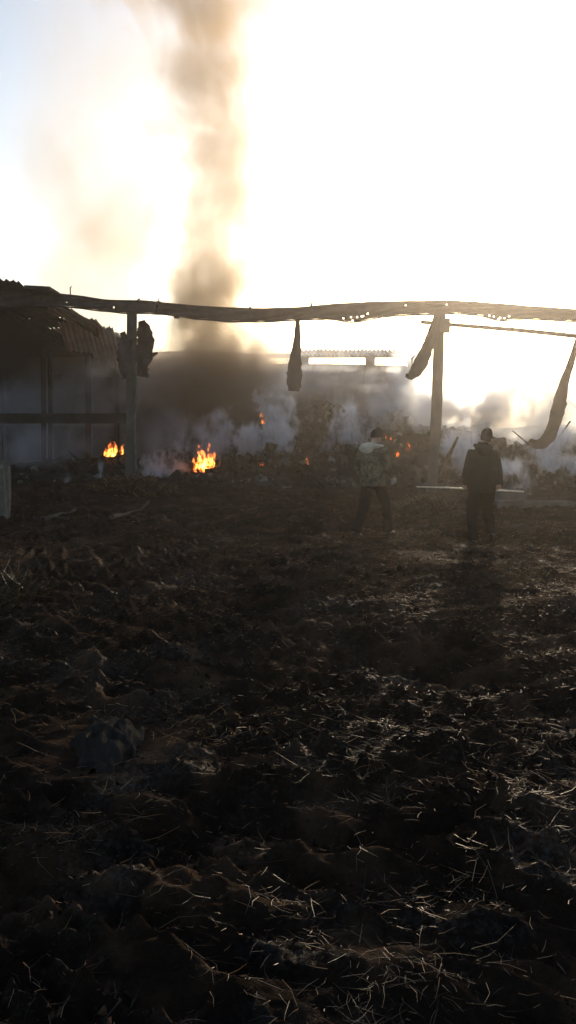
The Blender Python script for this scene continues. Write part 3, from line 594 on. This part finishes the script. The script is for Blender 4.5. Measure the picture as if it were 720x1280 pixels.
JR = dict(head=(.065, .04, 1.53), shl=(-.165, -.01, 1.365), shr=(.165, -.01, 1.355), ell=(-.235, -.01, 1.10), elr=(.235, -.02, 1.10), wrl=(-.205, .155, .90), wrr=(.285, .10, .90),
          hdl=(.2, .55, -.75), hdr=(.05, .55, -.85), pnl=(.3, .6, -.1), pnr=(-.3, .8, -.1),
          hipl=(-.095, 0, .87), hipr=(.10, .01, .87), knl=(-.125, .02, .47), knr=(.155, .22, .50), anl=(-.135, -.06, .085), anr=(.205, .16, .15),
          ftl=(Vector((-.10, 1, 0))).normalized(), ftr=(Vector((.15, 1, -.45))).normalized())
cR = Vector((2.93, 11.9, 0)); cR.z = on_ground(cR.x, cR.y - .05) - .005
perR = person(cR, R(0), 'dark haired man in dark jacket, seen from behind, holding a long pale pole', dict(J=JR, turn=R(-24), nod=R(-14), curl=1.0, cap=False, jm=M_jackR,
    torso=[(0, 0, .80, .205, .145), (0, 0, .88, .215, .155), (0, -.005, 1.05, .212, .155), (0, -.01, 1.20, .215, .158), (0, -.015, 1.30, .205, .15), (0, -.015, 1.38, .175, .13), (0.01, -.01, 1.45, .12, .10), (0.0, 0, 1.50, .085, .085), (.005, .005, 1.535, .078, .078)],
    hood=dict(p=[(.10, .05, 1.485), (.10, -.05, 1.475), (.03, -.115, 1.45), (-.03, -.115, 1.45), (-.10, -.05, 1.475), (-.10, .05, 1.485)], r=[.03, .045, .062, .062, .048, .03], flat=.8, b=(0, -.12, 1.40), br=(.11, .055, .085), m=M_jackR)))
bm = bmesh.new(); ring_loft(bm, [ering(.01, .0, 1.530, .078, .078, 20), ering(.01, .0, 1.540, .081, .081, 20), ering(.01, .0, 1.543, .074, .074, 20)]); obj('collar_trim', bm, M_stone, perR, True, True)
# the pole he holds
hy_ = 11.9 + .155 + .09
a, b = at(520, 608.3, hy_ + .15), at(655, 614.5, hy_ - .0)
bm = bmesh.new(); tube(bm, [a, a.lerp(b, .3) + Vector((0, 0, .006)), a.lerp(b, .6), b], [.009, .0115, .0125, .012], 10)
o = obj('pole', bm, M_pole, None, True); tag(o, 'long thin pale pole held level across the hips of the dark jacketed man', 'pole')
tw = Vector((1, .0, 0))
JL = dict(head=(.015, .05, 1.545), shl=(-.20, -.01, 1.39), shr=(.20, 0, 1.39), ell=(-.265, -.06, 1.12), elr=(.262, .02, 1.12), wrl=(-.24, .12, .92), wrr=(.245, .22, .965),
          hdl=(.1, .5, -.8), hdr=(-.05, .45, -.8), pnl=(.8, .3, 0), pnr=(-.8, .3, 0),
          hipl=(-.095, -.02, .87), hipr=(.095, .02, .87), knl=(-.125, -.05, .48), knr=(.13, .22, .49), anl=(-.15, -.26, .095), anr=(.125, .28, .085),
          ftl=(Vector((-.08, 1, -.22))).normalized(), ftr=(Vector((.08, 1, .0))).normalized())
cL = Vector((1.39, 12.9, 0)); cL.z = on_ground(cL.x, cL.y) - .005
perL = person(cL, R(-38), 'man in camouflage jacket with pale grey hood and black cap, striding towards the fire', dict(J=JL, turn=R(-12), nod=R(-10), curl=.75, cap=True, jm=M_camo,
    torso=[(0, 0, .84, .22, .165), (0, 0, .92, .225, .17), (0, -.005, 1.06, .222, .17), (0, -.01, 1.20, .228, .17), (0, -.015, 1.33, .232, .158), (0, -.015, 1.41, .205, .13), (0, -.01, 1.46, .13, .10), (0.0, 0, 1.50, .085, .085), (.005, .005, 1.53, .078, .078)],
    hood=dict(p=[(.13, .09, 1.475), (.125, -.02, 1.475), (.05, -.12, 1.47), (-.04, -.14, 1.46), (-.13, -.07, 1.47), (-.145, .03, 1.48)], r=[.022, .05, .078, .085, .065, .03], flat=.75, b=(-.03, -.15, 1.43), br=(.14, .045, .08), m=M_hood)))
bm = bmesh.new(); hand(bm, Vector(JL['wrr']) + Vector((.003, 0, -.006)), JL['hdr'], JL['pnr'], 1, .75)
gl = voxel('glove', bm, .008, M_glove, perL, 1)
k = len(gl.data.vertices); cs = np.empty(k * 3); nr = np.empty(k * 3); gl.data.vertices.foreach_get('co', cs); gl.data.vertices.foreach_get('normal', nr); gl.data.vertices.foreach_set('co', cs + nr * .009)
# ------------------------------------------------------------------ fire
def fire_mat(name, strength, nscale):
    m = bpy.data.materials.new(name); m.use_nodes = True; t = m.node_tree; t.nodes.clear()
    out = nd(t, 'ShaderNodeOutputMaterial'); em = nd(t, 'ShaderNodeEmission'); t.links.new(em.outputs[0], out.inputs['Volume'])
    tc = nd(t, 'ShaderNodeTexCoord'); sp = nd(t, 'ShaderNodeSeparateXYZ'); t.links.new(tc.outputs['Generated'], sp.inputs[0])
    geo = nd(t, 'ShaderNodeNewGeometry'); mp = nd(t, 'ShaderNodeMapping'); mp.inputs['Scale'].default_value = (1, 1, .55); t.links.new(geo.outputs['Position'], mp.inputs[0])
    n = nd(t, 'ShaderNodeTexNoise'); n.inputs['Scale'].default_value = nscale; n.inputs['Detail'].default_value = 3; n.inputs['Distortion'].default_value = .8; t.links.new(mp.outputs[0], n.inputs['Vector'])
    mr = nd(t, 'ShaderNodeMapRange'); mr.interpolation_type = 'SMOOTHSTEP'; mr.inputs[1].default_value = .44; mr.inputs[2].default_value = .68; t.links.new(n.outputs[0], mr.inputs[0])
    hz_ = nd(t, 'ShaderNodeMapRange'); hz_.inputs[1].default_value = 0; hz_.inputs[2].default_value = 1; hz_.inputs[3].default_value = 1.0; hz_.inputs[4].default_value = .25; t.links.new(sp.outputs[2], hz_.inputs[0])
    mu = nd(t, 'ShaderNodeMath', operation='MULTIPLY'); t.links.new(mr.outputs[0], mu.inputs[0]); t.links.new(hz_.outputs[0], mu.inputs[1])
    cr = nd(t, 'ShaderNodeValToRGB'); e = cr.color_ramp.elements; e[0].position = .05; e[0].color = (1, .12, .02, 1); e[1].position = .75; e[1].color = (1, .36, .05, 1); t.links.new(mu.outputs[0], cr.inputs[0]); t.links.new(cr.outputs[0], em.inputs[0])
    m2 = nd(t, 'ShaderNodeMath', operation='MULTIPLY'); m2.inputs[1].default_value = strength; t.links.new(mu.outputs[0], m2.inputs[0]); t.links.new(m2.outputs[0], em.inputs[1])
    m.cycles.homogeneous_volume = False
    return m
M_fire = fire_mat('flame', 60, 9); M_fire_s = fire_mat('small_flame', 46, 12)
def fire(tongues, lab, m=M_fire_s, push=0):
    a0 = tongues[0]; base = ground_at(a0[0], a0[1], 15)
    t = thing('fire', lab, 'fire', base, 0, 'fires burning in the rubble')
    for (px, py, wpx, hpx, lean) in tongues:
        p = at(px, py, base.y + random.uniform(-.12, .12)); k = base.y / F; hgt = hpx * k; rad = wpx * k / 2; bm = bmesh.new(); rings = []; ph = random.uniform(0, 6)
        for q in range(8):
            u = q / 7; r = rad * (.55 + 1.5 * u * (1 - u)) * (1 - u ** 2.2) + .004
            c = p + Vector((lean * k * u * u + .12 * rad * math.sin(ph + u * 6), .2 * rad * math.sin(ph + 2 + u * 5), hgt * u - .03))
            rings.append([c + Vector((r * (1 + .25 * math.sin(3 * b + ph + u * 4)) * math.cos(b), r * .8 * math.sin(b), 0)) for b in [2 * math.pi * i / 9 for i in range(9)]])
        ring_loft(bm, rings); obj('flame', bm, m, t, True)
    return t
fire([(254, 589, 26, 22, 2), (246, 592, 12, 26, -3), (260, 586, 14, 26, 3), (252, 584, 16, 28, 0), (266, 582, 9, 20, 2), (243, 596, 8, 14, -1), (248, 566, 4, 14, 1), (261, 563, 4, 13, 1)], 'largest fire, orange and yellow, burning right of the first post', M_fire)
fire([(139, 570, 16, 16, 2), (134, 570, 9, 12, -3), (143, 568, 10, 20, 0), (138, 568, 8, 20, 1), (152, 567, 6, 15, 4)], 'second largest fire, burning just left of the first post', M_fire)
fire([(329, 529, 7, 7, 0), (326, 521, 5, 7, 1), (331, 524, 4, 6, 1)], 'small high fire near the top of the heap above the wisps of white smoke')
fire([(325, 583, 6, 8, 1), (329, 583, 4, 6, 0)], 'small low fire at the foot of the white smoke wisps')
fire([(299, 582, 5, 4, 0), (303, 582, 4, 3, 1)], 'tiny red fire between the largest fire and the white wisps')
fire([(383, 581, 6, 11, 1), (380, 582, 4, 7, -1)], 'small lone orange fire between the wisps and the camouflaged man')
fire([(493, 575, 7, 12, 4), (497, 570, 5, 11, 3), (491, 576, 4, 7, 0)], 'slanting orange fire just right of the camouflaged man')
fire([(509, 563, 5, 11, 0), (511, 561, 4, 12, -2)], 'upright small orange fire near the leaning post')
fire([(488, 549, 5, 5, 0), (483, 547, 3, 5, 0)], 'faint pale fire beside the head of the camouflaged man')
# ------------------------------------------------------------------ smoke
def smoke_mat(name, dens, col, g=.55, scale=.8, lo=.42, hi=.68, stretch=(1, 1, .6), plume=None, step=1.0, warp=1.0, edge=1.0, detail=5):
    m = bpy.data.materials.new(name); m.use_nodes = True; t = m.node_tree; t.nodes.clear(); L_ = t.links.new
    out = nd(t, 'ShaderNodeOutputMaterial'); pv = nd(t, 'ShaderNodeVolumePrincipled'); L_(pv.outputs[0], out.inputs['Volume'])
    pv.inputs['Color'].default_value = (*col, 1); pv.inputs['Anisotropy'].default_value = g; pv.inputs['Absorption Color'].default_value = (0, 0, 0, 1)
    tc = nd(t, 'ShaderNodeTexCoord'); geo = nd(t, 'ShaderNodeNewGeometry')
    mp = nd(t, 'ShaderNodeMapping'); mp.inputs['Scale'].default_value = stretch; L_(geo.outputs['Position'], mp.inputs[0])
    n = nd(t, 'ShaderNodeTexNoise'); n.inputs['Scale'].default_value = scale; n.inputs['Detail'].default_value = detail; n.inputs['Distortion'].default_value = warp; n.inputs['Roughness'].default_value = .58; L_(mp.outputs[0], n.inputs['Vector'])
    def math_(op, a, b=None):
        x = nd(t, 'ShaderNodeMath', operation=op)
        for i, v in enumerate((a, b)):
            if v is None: continue
            if isinstance(v, (int, float)): x.inputs[i].default_value = v
            else: L_(v, x.inputs[i])
        return x.outputs[0]
    nw = nd(t, 'ShaderNodeTexNoise'); nw.inputs['Scale'].default_value = scale * .55; nw.inputs['Detail'].default_value = 2; L_(geo.outputs['Position'], nw.inputs['Vector'])
    jit = math_('MULTIPLY', math_('SUBTRACT', nw.outputs[0], .5), 2.0)
    if plume is None:
        ln = nd(t, 'ShaderNodeVectorMath', operation='LENGTH'); L_(tc.outputs['Object'], ln.inputs[0]); r = ln.outputs['Value']; extra = None
    else:
        Hh, axis, rad, fade = plume                                # lists over height fraction
        sp = nd(t, 'ShaderNodeSeparateXYZ'); L_(tc.outputs['Object'], sp.inputs[0]); u = math_('DIVIDE', sp.outputs[2], Hh)
        def curve(pts, lo_, hi_):
            f = nd(t, 'ShaderNodeFloatCurve'); c = f.mapping.curves[0]
            while len(c.points) < len(pts): c.points.new(.5, .5)
            for q, (x, y) in zip(c.points, pts): q.location = (x, (y - lo_) / (hi_ - lo_)); q.handle_type = 'AUTO'
            f.mapping.update(); L_(u, f.inputs['Value']); return math_('ADD', math_('MULTIPLY', f.outputs[0], hi_ - lo_), lo_)
        cx = curve(axis, -12, 12); rr = curve(rad, 0, 8); fd = curve(fade, 0, 2)
        dx = math_('SUBTRACT', sp.outputs[0], cx); d2 = math_('ADD', math_('MULTIPLY', dx, dx), math_('MULTIPLY', sp.outputs[1], sp.outputs[1]))
        r = math_('DIVIDE', math_('SQRT', d2), rr); extra = fd
    fall = nd(t, 'ShaderNodeMapRange'); fall.interpolation_type = 'SMOOTHSTEP'; fall.inputs[1].default_value = 1.0; fall.inputs[2].default_value = .15 if edge == 1 else 1 - edge; L_(math_('MAXIMUM', math_('ADD', r, jit), math_('SUBTRACT', math_('MULTIPLY', r, 4), 3)), fall.inputs[0])
    nb = math_('ADD', n.outputs[0], math_('MULTIPLY', math_('SUBTRACT', fall.outputs[0], .6), .28))
    mr = nd(t, 'ShaderNodeMapRange'); mr.interpolation_type = 'SMOOTHSTEP'; mr.inputs[1].default_value = lo; mr.inputs[2].default_value = hi; L_(nb, mr.inputs[0])
    d = math_('MULTIPLY', math_('MULTIPLY', mr.outputs[0], fall.outputs[0]), dens)
    if extra is not None: d = math_('MULTIPLY', d, extra)
    L_(d, pv.inputs['Density']); m.cycles.homogeneous_volume = False; m.cycles.volume_step_rate = step
    return m
def smoke_blob(c, r, m, lab, name='smoke', rot=(0, 0, 0)):
    bm = bmesh.new(); bmesh.ops.create_icosphere(bm, subdivisions=3, radius=1)
    for v in bm.verts: v.co *= .97 + .05 * math.sin(v.co.x * 5 + v.co.z * 4)
    o = obj(name, bm, m, None, True, True); o.location = c; o.scale = r; o.rotation_euler = rot
    return tag(o, lab, 'smoke', kind='stuff')
def plume(base, Hh, axis, rad, fade, m_args, lab):
    bm = bmesh.new(); rings = []
    for q in range(25):
        u = q / 24; cx = np.interp(u, *zip(*axis)); r = np.interp(u, *zip(*rad)) * 1.04
        rings.append([Vector((cx + r * math.cos(2 * math.pi * k / 20), r * math.sin(2 * math.pi * k / 20), Hh * u)) for k in range(20)])
    ring_loft(bm, rings); m = smoke_mat(plume=(Hh, axis, rad, fade), **m_args)
    o = obj('smoke_plume', bm, m, None, True, True); o.location = base; return tag(o, lab, 'smoke', kind='stuff')
def axis_from_px(pts, Y, base):
    z0 = base.z; zt = at(360, pts[-1][1], Y).z; Hh = zt - z0; ax = []; rd = []; 
    for (x, y, hw) in pts:
        p = at(x, y, Y); u = min(max((p.z - z0) / Hh, 0), 1); ax.append((u, p.x - base.x)); rd.append((u, at(x + hw, y, Y).x - p.x))
    return Hh, ax, rd
YP = 30.5
pts = [(280, 560, 80), (288, 500, 100), (280, 450, 95), (262, 400, 84), (264, 340, 86), (275, 280, 90), (274, 220, 98), (262, 150, 110), (248, 70, 126), (238, 0, 145), (232, -60, 156)]
base = at(280, 560, YP); Hh, ax, rd = axis_from_px(pts, YP, base)
plume(base, Hh, ax, rd, [(0, .6), (.1, 1.2), (.2, 1.9), (.3, 1.5), (.45, 1.05), (.7, .8), (1, .6)], dict(name='plume_smoke', dens=.74, col=(.40, .325, .24), g=.5, scale=.6, lo=.34, hi=.64, stretch=(1, 1, .65), step=.2, warp=2.0, detail=8), 'tall brown smoke column rising from the heap into the sky')
pts = [(215, 540, 60), (185, 470, 85), (150, 400, 115), (125, 330, 140), (115, 250, 155), (115, 170, 165), (120, 90, 170), (125, 0, 175), (128, -60, 180)]
base = at(215, 540, 33); Hh, ax, rd = axis_from_px(pts, 33, base)
plume(base, Hh, ax, rd, [(0, .5), (.15, 1.0), (.35, 1.1), (.6, .6), (.8, .25), (1, .15)], dict(name='thin_plume_smoke', dens=.24, col=(.43, .37, .285), g=.5, scale=.4, lo=.30, hi=.74, stretch=(1, 1, .7), step=.2, warp=1.0), 'thin pale tan smoke column drifting left of the main column')
def rad_(px, Y): return px * Y / F
Mw = smoke_mat('white_wisps', 2.6, (.86, .91, .985), .45, 2.6, .45, .66, (1, 1, .5), None, .16, 2.6, detail=8)
Mb = smoke_mat('brown_smoke', .95, (.50, .455, .425), .5, .8, .33, .62, (1, 1, .8), None, .2, 1.8, detail=7)
Mg = smoke_mat('grey_bank', 1.6, (.86, .905, .97), .5, .85, .40, .63, (1, 1, .9), None, .2, 1.9, detail=8)
Md = smoke_mat('blue_haze', .50, (.74, .79, .90), .4, .9, .38, .66, (1, 1, .8), None, .25, 1.5)
def sm(px, py, Y, rx, ry, rY, m, lab, rot=(0, 0, 0)): return smoke_blob(at(px, py, Y), (rad_(rx, Y), rY, rad_(ry, Y)), m, lab, rot=rot)
sm(300, 452, 33.2, 130, 40, 1.5, Mb, 'brown smoke rolling along the head of the rear wall')
sm(215, 452, 33.2, 80, 34, 1.5, Mb, 'brown smoke over the rear wall beside the first post')
sm(275, 472, 30.5, 160, 72, 2.2, Mb, 'dark brown smoke cloud at the foot of the tall column')
Mk = smoke_mat('black_smoke', 1.8, (.09, .085, .082), .3, .8, .30, .62, (1, 1, .8), None, .3, 1.6)
Ml = smoke_mat('dim_blue_smoke', .22, (.62, .67, .80), .35, .8, .38, .66, (1, 1, .8), None, .3, 1.5)
sm(12, 432, 27.5, 105, 64, 3.0, Mk, 'black smoke hanging under the remaining roof corner')
Mt = smoke_mat('tan_smoke', .30, (.46, .39, .31), .45, .8, .32, .66, (1, 1, .8), None, .25, 1.8)
sm(225, 424, 33.5, 85, 42, 1.4, Mt, 'thin tan smoke above the wall head between first post and column')
sm(400, 436, 33.8, 120, 22, 1.0, Mt, 'thin tan smoke over the eave behind the straight hanging strip')
sm(348, 466, 32.5, 48, 42, 1.2, Mb, 'brown smoke billow behind the straight hanging strip')
sm(425, 500, 30.5, 60, 44, 1.0, Md, 'blue smoke before the rear wall above the heap')
sm(342, 545, 27.5, 52, 84, 1.0, Mw, 'bluish white wisps of smoke rising over the small fires at centre', rot=(0, R(6), 0))
sm(306, 556, 27.0, 36, 56, .8, Mw, 'faint white wisps left of the main wisps at centre', rot=(0, R(-14), 0))
sm(355, 480, 29, 44, 50, 1.0, Md, 'thin blue smoke hanging above the white wisps')
sm(410, 470, 33.5, 130, 44, 1.3, Md, 'thin blue smoke along the rear wall')
sm(495, 480, 33, 55, 66, 1.5, Mg, 'pale smoke climbing the rear wall left of the leaning post')
sm(650, 522, 30, 200, 92, 3.2, Mg, 'broad pale grey smoke bank over the rubble at the right')
sm(565, 522, 31.5, 95, 66, 2.0, Mg, 'pale smoke between the rear wall end and the leaning post')
sm(640, 590, 22.0, 42, 56, .6, Mw, 'blue white wisp drifting left from the rubble beside the pole', (0, R(-38), 0))
sm(70, 505, 29.5, 150, 85, 3.4, Ml, 'bluish haze of smoke inside the left of the barn')
sm(126, 590, 22.5, 10, 28, .35, Mw, 'thin white wisp below the fire beside the first post')
sm(82, 602, 20.5, 16, 16, .4, Mw, 'small low puff of smoke over the mound near the stub')
sm(215, 555, 27, 60, 50, 1.6, Md, 'blue smoke between the first post and the largest fire')
for (x, y, Y, a, b, rt, lab) in ((205, 585, 25, 34, 26, -20, 'low white wisps between the first post and the largest fire'), (432, 545, 28, 30, 48, 8, 'white wisps on the heap just left of the camouflaged man'), (470, 515, 29, 40, 50, -10, 'white wisps behind the head of the camouflaged man'),
        (575, 560, 26, 34, 50, 12, 'white wisps between the leaning post and the man with the pole'), (690, 565, 26, 40, 50, -14, 'white wisps over the rubble below the hooked strip'), (75, 560, 27, 70, 26, 0, 'white wisps low inside the left of the barn'), (270, 560, 27, 50, 44, 0, 'white wisps behind the largest fire')):
    sm(x, y, Y, a * 1.4, b * 1.35, .9, Mw if y > 520 and x > 100 else Md, lab, (0, R(rt), 0))
# ------------------------------------------------------------------ haze
m = bpy.data.materials.new('haze_air'); m.use_nodes = True; t = m.node_tree; t.nodes.clear()
out = nd(t, 'ShaderNodeOutputMaterial'); pv = nd(t, 'ShaderNodeVolumePrincipled'); t.links.new(pv.outputs[0], out.inputs['Volume'])
pv.inputs['Color'].default_value = (.94, .87, .80, 1); pv.inputs['Density'].default_value = .00098; pv.inputs['Anisotropy'].default_value = .845
bm = bmesh.new(); box(bm, (0, 0, 12.5), (10400, 10400, 27.6)); o = obj('haze', bm, m); tag(o, kind='stuff', label='warm smoky air over the whole yard')
